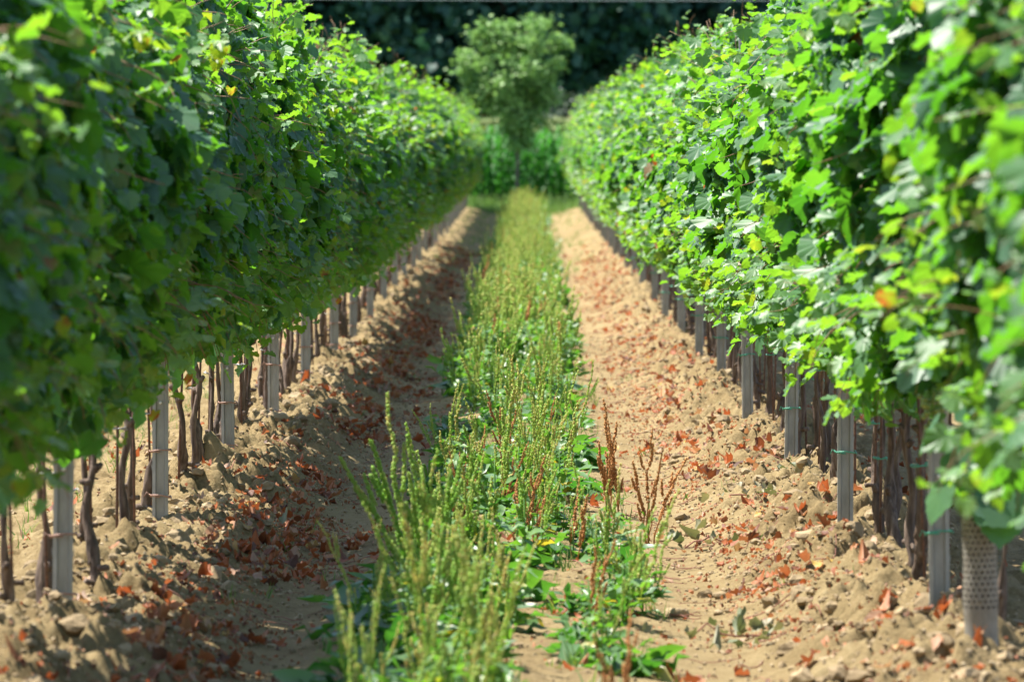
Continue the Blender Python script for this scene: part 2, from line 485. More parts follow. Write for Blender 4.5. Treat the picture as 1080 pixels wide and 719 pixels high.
# ------------------------------------------------------------------ grapevines
def vine_foliage(seed):
    r = np.random.default_rng(seed)
    b, cn = Builder(), Builder()
    pos, nrm, tip, siz, tnt = [], [], [], [], []
    def put(p, n, t, s, c):
        pos.append(p); nrm.append(n); tip.append(t); siz.append(s); tnt.append(c)
    top = 1.84 + 0.13 * r.uniform(-1, 1)
    n = 2000
    z = 0.60 + (top - 0.60) * r.beta(1.05, 1.05, n)
    y = r.uniform(-0.52, 0.52, n)
    side = np.where(r.random(n) < 0.42, -1.0, 1.0)
    u = (z - 0.6) / (top - 0.6)
    w = 0.12 + 0.155 * np.sin(np.clip(u * 1.05, 0, 1) * math.pi) - 0.06 * np.clip((u - 0.7) * 3.3, 0, 1)
    w = w * (0.62 + 0.85 * vnoise(y * 3.6 + side * 9 + seed * 3.7, z * 3.2, seed))
    x = side * w * np.sqrt(r.uniform(0.18, 1.0, n))
    lump = vnoise(y * 6 + 40 + side * 5, z * 6, seed + 3)
    keep = (lump > 0.27) & (r.random(n) > np.where(side > 0, 0.55 * np.clip(1 - (z - 0.6) / 0.35, 0, 1), 0.97 * np.clip(1 - (z - 1.08) / 0.4, 0, 1)))
    P = np.stack([x, y, z], -1)[keep]
    k = len(P); sd = side[keep]
    N = np.stack([sd * 0.80, 0 * sd, 0.50 + 0 * sd], -1) + 0.50 * r.standard_normal((k, 3))
    T = np.stack([sd * 0.35, 0 * sd, -1 + 0 * sd], -1) + 0.40 * r.standard_normal((k, 3))
    S = 0.072 * np.clip(r.normal(1, 0.30, k), 0.35, 1.7)
    tint = np.clip(0.42 + 0.16 * r.standard_normal(k), 0.02, 0.86)
    odd = r.random(k)
    tint = np.where(odd < 0.004, 1.0, np.where(odd < 0.018, 0.90, tint))
    put(P, N, T, S, tint)
    # leaves hanging in a ragged fringe below the fruiting wire
    k = 34
    sd = np.where(r.random(k) < 0.5, -1.0, 1.0)
    yy = r.uniform(-0.5, 0.5, k)
    low = 0.50 + 0.16 * vnoise(yy * 5 + seed, yy * 0 + seed, 2)
    P = np.stack([0.02 + np.abs(sd) * r.uniform(0.0, 0.2, k), yy, low + 0.12 * r.random(k)], -1)
    put(P, np.stack([sd * 0.9, 0 * sd, 0.3 + 0 * sd], -1) + 0.4 * r.standard_normal((k, 3)),
        np.stack([0 * sd, 0 * sd, -1 + 0 * sd], -1) + 0.3 * r.standard_normal((k, 3)), 0.09 * r.uniform(0.7, 1.25, k), np.clip(0.4 + 0.15 * r.standard_normal(k), 0.05, 0.9))
    # canes: along the fruiting wire, then up through the leaves
    c0 = [(0, -0.44, 0.74), (0.01, -0.25, 0.76), (0, 0, 0.72), (-0.01, 0.22, 0.765), (0, 0.44, 0.75)]
    tube(cn, c0, [0.005, 0.008, 0.012, 0.008, 0.005], 6)
    def shoot(p0, d0, length, droop, leaves, r0=0.0035, s0=0.078):
        m = 9
        p = [np.array(p0, float)]
        d = np.array(d0, float)
        for i in range(m - 1):
            d = d + 0.14 * r.standard_normal(3) + np.array([0, 0, -droop])
            d /= np.linalg.norm(d)
            p.append(p[-1] + d * length / (m - 1))
        p = np.array(p)
        tube(cn, p, np.linspace(r0, r0 * 0.35, m), 5)
        if leaves:
            t = np.sort(r.uniform(0.0, 1.0, leaves))
            q = np.stack([np.interp(t, np.linspace(0, 1, m), p[:, j]) for j in range(3)], -1)
            al = np.where(np.arange(leaves) % 2, 1.0, -1.0)
            sidev = np.cross(d, [0, 0, 1.0]); sidev /= np.linalg.norm(sidev) + 1e-6
            off = al[:, None] * sidev[None] * 0.05 + 0.02 * r.standard_normal((leaves, 3))
            Nn = np.array([0, 0, 0.8]) + off * 6 + 0.45 * r.standard_normal((leaves, 3))
            Tt = off * 14 + np.array([0, 0, -0.6]) + 0.3 * r.standard_normal((leaves, 3))
            put(q + off, Nn, Tt, s0 * (1.15 - 0.75 * t) * r.uniform(0.8, 1.2, leaves), np.clip(0.46 + 0.36 * t + 0.08 * r.standard_normal(leaves), 0.2, 0.93))
    for i in range(9):
        y0 = -0.44 + 0.11 * i
        shoot((0.02 * r.standard_normal(), y0, 0.76), (0.03 * r.standard_normal(), 0.04 * r.standard_normal(), 1), r.uniform(0.62, 0.85), 0.0, 0)
    for i in range(r.integers(5, 9)):
        shoot((0.08 * r.standard_normal(), r.uniform(-0.45, 0.45), top - 0.15), (0.22 * r.standard_normal(), 0.3 * r.standard_normal(), 1), r.uniform(0.2, 0.55), 0.05, 10, 0.003, 0.085)
    for i in range(22):
        s = 1 if i % 4 else -1
        shoot((s * 0.15, r.uniform(-0.45, 0.45), r.uniform(0.75, 1.7)), (s * 0.8, 0.5 * r.standard_normal(), 0.35 + 0.3 * r.standard_normal()), r.uniform(0.16, 0.36), 0.14, 8, 0.0028, 0.08)
    for i in range(r.integers(2, 5)):       # shoots that hang below the wire on the fuller side
        shoot((0.12, r.uniform(-0.45, 0.45), 0.78), (0.55, 0.4 * r.standard_normal(), -0.35), r.uniform(0.2, 0.42), 0.22, 9, 0.0025, 0.085)
    P, N, T, S, Cc = (np.concatenate(a) for a in (pos, nrm, tip, siz, tnt))
    n = len(P)
    wave = np.zeros((n, len(VL)))
    body = np.arange(len(VL)) < len(VL) - 3
    cup = r.normal(0.05, 0.16, n)
    wave += cup[:, None] * np.where(body, VL[:, 0] ** 2 * 2.0, 0)[None]
    wave += r.normal(0.0, 0.13, n)[:, None] * np.where(body, VL[:, 1], 0)[None]
    wave += 0.055 * r.standard_normal((n, len(VL))) * np.where(body & (_r2 > 0.05), 1, 0)[None]
    scatter(b, VL, VT, P, N, T, S * 1.12, Cc, wave)
    return b.mesh("vine_foliage", M['vine_leaf']), cn.mesh("vine_cane", M['cane'])

def vine_trunk(seed):
    r = np.random.default_rng(seed)
    b = Builder()
    lean = 0.07 * r.standard_normal(2)
    zs = np.concatenate([[-0.08, 0.0, 0.05, 0.10, 0.15, 0.19], np.linspace(0.24, 0.74, 14)])
    t = np.clip(zs / 0.74, 0, 1)
    kx, ky = r.normal(0, 0.010, 4), r.normal(0, 0.010, 4)
    bx = lean[0] * np.sin(t * math.pi) * 0.6 + sum(kx[i] * np.sin(t * math.pi * (i + 1.3) + i) for i in range(4)) * t * (1 - t) * 3
    by = lean[1] * (1 - t) + sum(ky[i] * np.sin(t * math.pi * (i + 1.6) + 2 * i) for i in range(4)) * (1 - t * 0.9)
    base = r.uniform(0.40, 0.74)
    rad = np.concatenate([np.array([0.030, 0.030, 0.031, 0.034, 0.036, 0.031]) * base, np.linspace(0.0104, 0.0078, 14) * r.uniform(0.8, 1.2)])
    rad = rad * (1 + 0.13 * r.standard_normal(len(rad)))
    tube(b, np.stack([bx, by, zs], -1), rad, 11, rough=0.15, rng=r)
    for i in range(3):
        k = r.integers(2, 6)
        d = norm(r.standard_normal(3) * np.array([1, 1, 0.4]))
        p0 = np.array([bx[k], by[k], zs[k]])
        tube(b, [p0, p0 + d * 0.028, p0 + d * 0.045], [0.024 * base, 0.02 * base, 0.009], 8, rough=0.12, rng=r)
    for i in range(r.integers(1, 4)):
        k = r.integers(8, 18)
        d = norm(r.standard_normal(3) * np.array([1, 1, 0.3]) + np.array([0, 0, 0.5]))
        p0 = np.array([bx[k], by[k], zs[k]])
        tube(b, [p0, p0 + d * 0.022, p0 + d * 0.034], [0.014, 0.011, 0.006], 6, rough=0.1, rng=r)
    return b.mesh("vine_trunk", M['bark'], True)

def ico(sub=1):
    import bmesh
    bm = bmesh.new()
    bmesh.ops.create_icosphere(bm, subdivisions=sub, radius=1.0)
    v = np.array([p.co[:] for p in bm.verts])
    f = np.array([[q.index for q in p.verts] for p in bm.faces])
    bm.free()
    return v, f

def grape_mesh(seed):
    r = np.random.default_rng(seed)
    v, f = ico(2)
    b = Builder()
    tube(b, [(0, 0, 0.03), (0.003, 0, 0), (0, 0.002, -0.11)], 0.0025, 5)
    for i in range(48):
        t = r.random()
        rad = 0.032 * (1 - 0.75 * t) * math.sqrt(r.random()) + 0.004
        a = r.uniform(0, 6.283)
        b.add(v * 0.0075 * r.uniform(0.85, 1.1) + np.array([rad * math.cos(a), rad * math.sin(a), -0.005 - 0.12 * t]), f)
    return b.mesh("grape_cluster", M['grape'])

FOL = [vine_foliage(100 + i) for i in range(12)]
TRK = [vine_trunk(300 + i) for i in range(14)]
GRP = [grape_mesh(500 + i) for i in range(3)]
_b = Builder(); tube(_b, [(0, 0, -0.1), (0, 0, 0.4), (0.004, 0.002, 0.86)], 0.0048, 6); STAKE = _b.mesh("stake_rod", M['rust'])
def tie_mesh(m):
    b = Builder()
    a = np.linspace(0, 2 * math.pi, 13)
    tube(b, np.stack([0.022 * np.cos(a), 0.03 * np.sin(a), 0.003 * np.sin(2 * a)], -1), 0.0024, 5, cap=False)
    tube(b, [(0.02, 0, 0), (0.035, -0.01, 0.006), (0.045, -0.012, -0.004)], 0.002, 5)
    return b.mesh("tie", m)
TIE = {'shaded': tie_mesh(M['wire']), 'sunlit': tie_mesh(M['twine_green'])}

ROW_WORD = {ROW_LEFT: 'shaded', ROW_RIGHT: 'sunlit'}
POS5 = ['right beyond', 'second beyond', 'third beyond', 'fourth beyond', 'fifth beyond']

def plant_row(X):
    r = random.Random(int(X * 100))
    word = ROW_WORD[X]
    side = 'left' if X < 0 else 'right'
    step = POST_STEP / 5
    i0 = -10
    y = FIRST_POST + (i0 + 0.5) * step
    i = i0
    last_f = -1
    while y < ROW_END:
        yy = y + r.uniform(-0.06, 0.06)
        xx = X + r.uniform(-0.025, 0.025) + (0.05 if X > 0 else -0.05)
        bay, k = i // 5, i % 5
        if X > 0 and 13.9 < y < 15.4:       # the sleeved young vine stands here
            y += step; i += 1
            continue
        if bay < 0:
            if bay == -1:
                label = f"{side} row grapevine of the nearest bay, {('fifth fourth third second first').split()[k]} before the nearest steel post"
            else:
                label = f"blurred grapevine closest to the viewer in the {side} {word} row"
        elif bay < 8:
            label = f"{word} {side} row grapevine, {POS5[k]} the {ORD[bay]} steel post"
        else:
            label = f"small blurred grapevine in the far stretch of the {word} {side} row"
        z = gz(xx, yy)
        sz = r.uniform(0.95, 1.05) if X < 0 else r.uniform(0.88, 1.02)
        t = thing("grapevine", label, "grapevine", (xx, yy, z), 0, f"grapevines of the {side} row")
        f = r.choice([q for q in range(len(FOL)) if q != last_f]); last_f = f
        flip = (0 if X < 0 else math.pi) + r.uniform(-0.07, 0.07)      # the fuller side faces the alley
        fol, can = FOL[f]
        dz = -z + ground_trend(yy) + (-0.02 if X < 0 else 0.05)
        part("foliage", fol, t, (r.uniform(-0.05, 0.05), 0, dz), (0, 0, flip), (r.uniform(0.85, 1.15), 1.0, sz))
        part("cane", can, t, (0, 0, dz), (0, 0, flip), (1, 1, sz))
        part("trunk", r.choice(TRK), t, (0, 0, 0), (0, 0, r.choice((0, math.pi)) + r.uniform(-0.6, 0.6)), (1, 1, r.uniform(0.97, 1.06)))
        if r.random() < 0.25:                # many vines carry a second, thinner stem
            part("trunk", r.choice(TRK), t, (r.uniform(-0.04, 0.04), r.choice((-1, 1)) * r.uniform(0.14, 0.3), 0), (r.uniform(-0.06, 0.06), 0, r.uniform(0, 6.28)), (0.72, 0.72, r.uniform(0.97, 1.06)))
        if y < 50:
            for g in range(r.choice((1, 2, 2, 3))):
                part("grape_cluster", r.choice(GRP), t, (r.choice((-1, 1)) * r.uniform(0.05, 0.15), r.uniform(-0.4, 0.4), r.uniform(0.66, 0.78)), (0, 0, r.uniform(0, 6)), r.uniform(0.85, 1.15))
        if y < 75:
            sx, sy = xx + r.uniform(-0.03, 0.03), yy + r.choice((-1, 1)) * r.uniform(0.03, 0.12)
            if 0 <= bay < 8:
                sl = f"thin rusty rod by the {side} row vine {POS5[k]} the {ORD[bay]} steel post"
            else:
                sl = f"thin rusty rod {'before the nearest post' if bay < 0 else 'in the far stretch'} of the {side} row"
            s = thing("vine_stake", sl, "stake", (sx, sy, gz(sx, sy)), r.uniform(0, 6), f"rusty rods of the {side} row", tilt=(r.uniform(-0.04, 0.04), r.uniform(-0.04, 0.04)))
            part("rod", STAKE, s)
            part("tie", TIE[word], s, (0, 0, r.uniform(0.3, 0.5)), (0, 0, r.uniform(0, 6)))
        y += step
        i += 1

def ground_trend(y):
    return 0.55 * (max(y - 35, 0) / 94.0) ** 1.3 + 0.01

# ------------------------------------------------------------------ posts
def post_profile():
    pl = [(-0.0310, 0.026), (-0.0325, -0.020), (-0.0205, -0.021), (-0.0165, -0.010), (0.0165, -0.010), (0.0205, -0.021), (0.0325, -0.020), (0.0310, 0.026)]
    p = np.array(pl)
    d = np.gradient(p, axis=0); d /= np.linalg.norm(d, axis=1, keepdims=True)
    n = np.stack([d[:, 1], -d[:, 0]], -1)
    return np.concatenate([p + n * 0.0012, (p - n * 0.0012)[::-1]])

def post_mesh():
    b = Builder()
    p = post_profile(); m = len(p)
    zs = [-0.25, 0.0, 0.5, 1.0, 1.5, 1.98]
    v = np.array([(x, y, z) for z in zs for x, y in p])
    q = [(k * m + i, k * m + (i + 1) % m, (k + 1) * m + (i + 1) % m, (k + 1) * m + i) for k in range(len(zs) - 1) for i in range(m)]
    h = m // 2
    top = [((len(zs) - 1) * m + i, (len(zs) - 1) * m + i + 1, (len(zs) - 1) * m + m - 2 - i, (len(zs) - 1) * m + m - 1 - i) for i in range(h - 1)]
    b.add(v, None, q + top)
    for s in (-1, 1):                       # wire hooks pressed out of both flanges
        for z in np.arange(0.22, 1.9, 0.12):
            x = s * 0.0342
            vv = [(x - 0.0012, 0.000, z), (x + 0.0012, 0.000, z), (x + 0.0012, 0.016, z), (x - 0.0012, 0.016, z),
                  (x - 0.0012 + s * 0.004, 0.004, z + 0.022), (x + 0.0012 + s * 0.004, 0.004, z + 0.022), (x + 0.0012 + s * 0.004, 0.012, z + 0.022), (x - 0.0012 + s * 0.004, 0.012, z + 0.022)]
            b.add(vv, None, [(3, 2, 1, 0), (4, 5, 6, 7), (0, 1, 5, 4), (1, 2, 6, 5), (2, 3, 7, 6), (3, 0, 4, 7)])
    return b.mesh("steel_profile", M['zinc'], False)
POST = post_mesh()
_b = Builder(); tube(_b, [(0, -0.0115, 0), (0, -0.0155, 0), (0, -0.0165, 0)], [0.0058, 0.0055, 0.003], 10); HOLE_DISC = _b.mesh("hole_disc", M['stone'])  # added pale disc stands in for lit soil seen through a post hole
def loop_mesh(m):
    b = Builder()
    pts = [(-0.036, -0.024, 0.0), (0, -0.0265, 0.004), (0.036, -0.024, 0.0), (0.039, 0.0, -0.004), (0.036, 0.029, 0.003), (0, 0.030, 0.0), (-0.036, 0.029, -0.004), (-0.039, 0, 0.003), (-0.036, -0.024, 0.0), (0, -0.0268, -0.003)]
    tube(b, pts, 0.0026, 6)
    tube(b, [(-0.036, -0.026, 0), (-0.047, -0.03, 0.01), (-0.055, -0.032, -0.006)], 0.0018, 5)
    return b.mesh("twine_loop", m)
LOOP = {'shaded': loop_mesh(M['twine_copper']), 'sunlit': loop_mesh(M['twine_green'])}

def posts(X):
    r = random.Random(int(X * 77) + 5)
    side = 'left' if X < 0 else 'right'
    word = ROW_WORD[X]
    n, y = 0, FIRST_POST
    while y < ROW_END:
        if n < 10:
            label = f"{ORD[n]} grey steel post from the near end of the {side} row, {'copper' if X < 0 else 'green'} twine round it"
        else:
            label = f"blurred grey steel post in the far stretch of the {side} row"
        x = X + r.uniform(-0.012, 0.012) + (-0.03 if X > 0 else 0.03)
        yy = y + r.uniform(-0.05, 0.05)
        p = thing("steel_post", label, "post", (x, yy, gz(x, yy) - 0.02), r.uniform(-0.05, 0.05), f"galvanized posts of the {side} row", tilt=(r.uniform(-0.012, 0.012), r.uniform(-0.014, 0.014)))
        part("steel_profile", POST, p, scale=(0.82, 0.85, 1))
        if n < 12:
            for z in ((0.30 + r.uniform(-0.03, 0.03), 0.10 + r.uniform(-0.02, 0.05)) if X < 0 else (0.34 + r.uniform(-0.08, 0.05),)):
                part("twine_loop", LOOP[word], p, (0, 0, z), (r.uniform(-0.08, 0.08), r.uniform(-0.1, 0.1), 0))
            part("hole_disc", HOLE_DISC, p, (0.0, 0, 0.46))
            part("hole_disc", HOLE_DISC, p, (0.0, 0, 0.60))
        y += POST_STEP
        n += 1

for X in (ROW_LEFT, ROW_RIGHT):
    posts(X)
    plant_row(X)
    _b = Builder()
    ys = np.arange(ROW_START, ROW_END + 0.1, 1.0)
    tube(_b, np.stack([np.full(len(ys), X + 0.036), ys, np.array([ground_trend(q) for q in ys]) + 0.755 - 0.008 * np.abs(np.sin((ys - FIRST_POST) / POST_STEP * math.pi))], -1), 0.0016, 5)
    tag(part("trellis_wire", _b.mesh("trellis_wire", M['wire'])), f"thin grey fruiting wire strung along the {'left' if X < 0 else 'right'} row of posts", "wire")

# young vine's sleeve by the nearest right-hand post
def vine_guard():
    x, y = 1.135, 14.75
    z = gz(x, y) - 0.03
    g = thing("vine_guard", "grey perforated plastic sleeve round a young vine beside the nearest right row post", "plant guard", (x, y, z), 0.3, tilt=(0.02, -0.03))
    b = Builder()
    seg, rings, R = 36, 60, 0.043
    hgt = 0.44
    def pt(i, k, rr):
        a = i / seg * 2 * math.pi
        return (rr * math.cos(a) * 1.0, rr * math.sin(a), k / rings * hgt)
    solid = 26
    v = [pt(i, k, R * (1 + 0.03 * math.sin(k * 0.25))) for k in range(rings + 1) for i in range(seg)]
    v2 = [pt(i, k, R * (1 + 0.03 * math.sin(k * 0.25)) - 0.0018) for k in range(rings + 1) for i in range(seg)]
    q = []
    off = len(v)
    def openat(k, i):
        return k > solid and k % 2 == 1 and (i + (k // 2) % 2) % 2 == 0 and k < rings - 1
    for k in range(rings):
        for i in range(seg):
            j = (i + 1) % seg
            if openat(k, i):
                continue
            a = (k * seg + i, k * seg + j, (k + 1) * seg + j, (k + 1) * seg + i)
            q.append(a)
            q.append(tuple(off + w for w in reversed(a)))
    b.add(v + v2, None, q)
    part("sleeve", b.mesh("sleeve", M['guard'], True), g)
    t = Builder()
    tube(t, [(0, 0, 0), (0.008, 0.004, 0.3), (0, -0.01, 0.62)], [0.012, 0.009, 0.006], 7, rough=0.08)
    yv = thing("grapevine", "young grapevine growing out of the grey perforated sleeve", "grapevine", (x, y, z), 0)
    part("trunk", t.mesh("young_trunk", M['bark']), yv)
    f = Builder()
    r = np.random.default_rng(9)
    n = 16
    P = np.stack([r.normal(0, 0.05, n) - 0.02, r.normal(-0.02, 0.05, n), r.uniform(0.44, 0.72, n)], -1)
    scatter(f, VL, VT, P, np.stack([P[:, 0] * 8 - 0.3, P[:, 1] * 8 - 0.4, np.full(n, 0.5)], -1) + 0.3 * r.standard_normal((n, 3)), np.array([[0, -0.2, -1.0]]) + 0.3 * r.standard_normal((n, 3)), r.uniform(0.08, 0.15, n), r.uniform(0.3, 0.6, n))
    part("foliage", f.mesh("young_foliage", M['vine_leaf']), yv)
vine_guard()

# ------------------------------------------------------------------ soil clods, leaf litter, twigs
def clod_shapes(k, sub=2):
    v, f = ico(sub)
    out = []
    for i in range(k):
        r = np.random.default_rng(900 + i)
        p = v.copy()
        for j in range(7):
            d = norm(r.standard_normal(3)); lim = r.uniform(0.5, 0.85)
            over = np.maximum(p @ d - lim, 0)
            p = p - over[:, None] * d * 0.9
        p *= (1 + 0.13 * r.standard_normal((len(p), 1)))
        p *= np.array([1, r.uniform(0.7, 1.1), r.uniform(0.55, 0.85)])
        out.append(p)
    return out, f
SHAPES, CF = clod_shapes(12)

def lay_clods():
    r = np.random.default_rng(21)
    b = Builder()
    n = 6500
    y = 11.5 + (62 - 11.5) * r.random(n) ** 1.5
    kind = r.random(n)
    x = np.where(kind < 0.44, ROW_LEFT + 0.28 * r.standard_normal(n) + 0.08, np.where(kind < 0.88, ROW_RIGHT + 0.26 * r.standard_normal(n) - 0.1, r.uniform(-0.45, 0.45, n)))
    keep = (vnoise(x * 3, y * 1.2, 55) > 0.28) & (r.random(n) > 0.85 * np.clip(np.exp(-((x + 0.66) / 0.22) ** 4) + np.exp(-((x - 0.50) / 0.22) ** 4), 0, 1))
    x, y = x[keep], y[keep]
    z = ground_full(x, y)
    s = np.clip(np.exp(r.normal(-4.4, 0.65, len(x))), 0.005, 0.05)
    for i in range(len(x)):
        a = r.uniform(0, 6.283); ca, sa = math.cos(a), math.sin(a)
        p = SHAPES[i % 12] * s[i]
        p = np.stack([p[:, 0] * ca - p[:, 1] * sa, p[:, 0] * sa + p[:, 1] * ca, p[:, 2]], -1) + np.array([x[i], y[i], z[i] + 0.25 * s[i]])
        b.add(p, CF, None, r.uniform(0.15, 0.6))
    n = 26000
    y = 11.5 + (48 - 11.5) * r.random(n) ** 1.4
    kind = r.random(n)
    x = np.where(kind < 0.46, ROW_LEFT + 0.30 * r.standard_normal(n) + 0.12, np.where(kind < 0.92, ROW_RIGHT + 0.26 * r.standard_normal(n) - 0.15, r.uniform(-0.9, 0.8, n)))
    z = ground_full(x, y)
    s = np.clip(np.exp(r.normal(-5.15, 0.35, n)), 0.003, 0.013)
    sv, sf = ico(1)
    V = sv[None] * (1 + 0.22 * r.standard_normal((n, len(sv), 1))) * s[:, None, None] * r.uniform(0.7, 1.2, (n, 1, 3)) + np.stack([x, y, z + 0.3 * s], -1)[:, None]
    F = (sf[None] + (np.arange(n) * len(sv))[:, None, None]).reshape(-1, 3)
    b.add(V.reshape(-1, 3), F, None, np.repeat(r.uniform(0.2, 0.85, n), len(sv)))
    tag(part("soil_clods", b.mesh("soil_clods", M['clod'], False)), "loose crumbly clay lumps along both rows", kind="stuff")
lay_clods()

def at(px, py):
    Z = 6250 * 1.2 / (py - 183)
    for _ in range(6):
        Z = 6250 * (1.2 - gz((px - 556) * Z / 6250, Z)) / (py - 183)
    return (px - 556) * Z / 6250, Z

def big_clod(px, py, size, label, name="soil_clod", cat="clod", mat='clod', seed=0):
    x, Z = at(px, py)
    b = Builder()
    vv, ff = ico(4)
    r = np.random.default_rng(seed)
    p = vv.copy()
    for j in range(9):
        d = norm(r.standard_normal(3)); over = np.maximum(p @ d - r.uniform(0.5, 0.85), 0)
        p = p - over[:, None] * d * 0.85
    nz = fbm(vv[:, 0] * 3 + 5 + vv[:, 2] * 2, vv[:, 1] * 3 + 9 + vv[:, 2] * 1.3, seed, 4) - 0.5
    p = p * (1 + (0.35 if mat == 'clod' else 0.08) * nz)[:, None]
    b.add(p * np.array(size), ff, None, 0.6)
    z = float(ground_full(np.array([x]), np.array([Z]))[0])
    tag(part(name, b.mesh(name, M[mat], True), None, (x, Z, z + size[2] * 0.3), (0.1, 0.1, r.uniform(0, 6))), label, cat)
big_clod(143, 583, (0.055, 0.05, 0.042), "large pale clay clod near the foot of the second post of the left row", seed=1)
big_clod(166, 589, (0.016, 0.016, 0.014), "small white stone near the foot of the second post of the left row", "white_stone", "stone", 'stone', 2)
big_clod(140, 672, (0.045, 0.04, 0.04), "rounded clay clod lying between the nearest left post and the left track", seed=3)
big_clod(716, 652, (0.05, 0.045, 0.028), "flat brown clay clod on the edge of the right track", seed=4)
big_clod(976, 712, (0.03, 0.025, 0.015), "pale flat stone below the grey vine sleeve", "pale_stone", "stone", 'stone', 5)
big_clod(590, 505, (0.04, 0.04, 0.035), "clay clod among the weeds at the edge of the middle strip", seed=6)

def lay_litter():
    r = np.random.default_rng(33)
    n = 15000
    y = 11.5 + (85 - 11.5) * r.random(n) ** 1.55
    k = r.random(n)
    x = np.where(k < 0.40, -0.93 + 0.17 * r.standard_normal(n),
        np.where(k < 0.72, 0.83 + 0.19 * r.standard_normal(n),
        np.where(k < 0.82, r.uniform(-2.9, -1.5, n),
        np.where(k < 0.90, r.uniform(1.3, 2.2, n), r.uniform(-0.7, 0.72, n)))))
    dens = vnoise(x * 2.4, y * 1.0, 61) * 0.7 + vnoise(x * 7, y * 4, 62) * 0.5
    keep = dens > (0.54 + 0.22 * np.exp(-((x + 0.68) / 0.14) ** 2) + 0.30 * np.exp(-((x - 0.52) / 0.2) ** 4))
    x, y, dens = x[keep], y[keep], dens[keep]
    n = len(x)
    s = 0.035 * np.clip(r.normal(0.95, 0.45, n), 0.22, 1.5)
    z = ground_full(x, y) + 0.006 + 0.012 * r.random(n)
    N = np.array([[0, 0, 1.0]]) + 0.28 * r.standard_normal((n, 3))
    T = r.standard_normal((n, 3)) * np.array([1, 1, 0.15])
    m = len(LITTER_L)
    curl = r.normal(0.4, 0.7, n); curl2 = r.normal(0.25, 0.6, n)
    wave = curl[:, None] * LITTER_L[:, 0] ** 2 * 2.0 + curl2[:, None] * LITTER_L[:, 1] ** 2 + 0.10 * r.standard_normal((n, m))
    tint = np.clip(r.choice([0.1, 0.3, 0.48, 0.55, 0.72, 0.88, 1.0], n, p=[0.10, 0.20, 0.24, 0.16, 0.16, 0.10, 0.04]) + 0.05 * r.standard_normal(n), 0, 1)
    b = Builder()
    scatter(b, LITTER_L, LITTER_T, np.stack([x, y, z], -1), N, T, np.stack([s * r.uniform(0.6, 1.0, n), s, s], -1), tint, wave)
    n = 36000
    y = 11.5 + (70 - 11.5) * r.random(n) ** 1.4
    k = r.random(n)
    x = np.where(k < 0.40, -0.97 + 0.17 * r.standard_normal(n), np.where(k < 0.82, 0.86 + 0.16 * r.standard_normal(n), np.where(k < 0.92, r.uniform(-2.8, 0.75, n), r.uniform(-0.45, 0.9, n))))
    keep = vnoise(x * 3, y * 1.4, 63) * 0.6 + vnoise(x * 9, y * 6, 64) * 0.5 > 0.46
    x, y = x[keep], y[keep]; n = len(x)
    s = np.clip(np.exp(r.normal(-4.5, 0.4, n)), 0.004, 0.028)
    scatter(b, OVAL, OVAL_T, np.stack([x, y, ground_full(x, y) + 0.005], -1), np.array([[0, 0, 1.0]]) + 0.5 * r.standard_normal((n, 3)), r.standard_normal((n, 3)), np.stack([s * r.uniform(0.6, 1.8, n), s, s * 2], -1),
            np.clip(r.choice([0.1, 0.3, 0.5, 0.72, 0.88], n, p=[0.12, 0.22, 0.26, 0.26, 0.14]) + 0.05 * r.standard_normal(n), 0, 1), 0.2 * r.standard_normal((n, len(OVAL))))
    tag(part("leaf_litter", b.mesh("leaf_litter", M['dry_leaf'], True)), "orange and russet dry vine leaves strewn along both rows", kind="stuff")
    b = Builder()
    for i in range(700):
        yy = 11.5 + 45 * r.random() ** 1.4
        k = r.random()
        xx = -0.8 + 0.25 * r.standard_normal() if k < 0.4 else (0.72 + 0.26 * r.standard_normal() if k < 0.85 else r.uniform(-0.4, 0.5))
        L = r.uniform(0.04, 0.22)
        a = r.uniform(0, 6.283)
        t = np.linspace(-0.5, 0.5, 6)
        cv = 0.25 * r.standard_normal()
        px = xx + L * (t * math.cos(a) + cv * (t * t) * math.sin(a)); py = yy + L * (t * math.sin(a) - cv * (t * t) * math.cos(a))
        pz = ground_full(px, py) + 0.004 + 0.012 * r.random(6)
        tube(b, np.stack([px, py, pz], -1), r.uniform(0.0009, 0.002), 5)
    tag(part("dry_twigs", b.mesh("dry_twigs", M['twig'], True)), "thin reddish twigs and tendrils lying on the soil", kind="stuff")
lay_litter()

def wilted(px, py, label, seed, n=26, spread=0.1):
    x, Z = at(px, py)
    r = np.random.default_rng(seed)
    z0 = gz(x, Z)
    t = thing("wilted_cutting", label, "vine cutting", (x, Z, z0), 0, "wilted green cuttings on the ground")
    b = Builder()
    q = np.linspace(-1, 1, 8)
    tube(b, np.stack([q * spread * 1.6, q * spread * 0.8 + 0.02 * r.standard_normal(8), 0.03 + 0.012 * r.standard_normal(8)], -1), 0.003, 5)
    part("stem", b.mesh("cutting_stem", M['twig']), t)
    f = Builder()
    P = np.stack([r.normal(0, spread, n), r.normal(0, spread * 1.2, n), np.abs(r.normal(0.035, 0.022, n))], -1)
    m = len(LITTER_L)
    wave = r.normal(0.8, 0.9, n)[:, None] * LITTER_L[:, 0] ** 2 * 2 + r.normal(0.4, 0.8, n)[:, None] * LITTER_L[:, 1] ** 2 + 0.06 * r.standard_normal((n, m))
    scatter(f, LITTER_L, LITTER_T, P, np.array([[0, 0, 1.0]]) + 0.6 * r.standard_normal((n, 3)), r.standard_normal((n, 3)), r.uniform(0.02, 0.046, n), r.uniform(0.25, 1.1, n), wave)
    part("foliage", f.mesh("cutting_foliage", M['wilted_leaf']), t)
wilted(812, 530, "grey-green wilted cutting below the fourth post of the right row", 1, 34, 0.10)
wilted(856, 508, "small wilted leaves at the foot of the third post of the right row", 2, 18, 0.07)
wilted(786, 680, "dull wilted leaves on the right track's edge, nearest the viewer", 3, 26, 0.10)
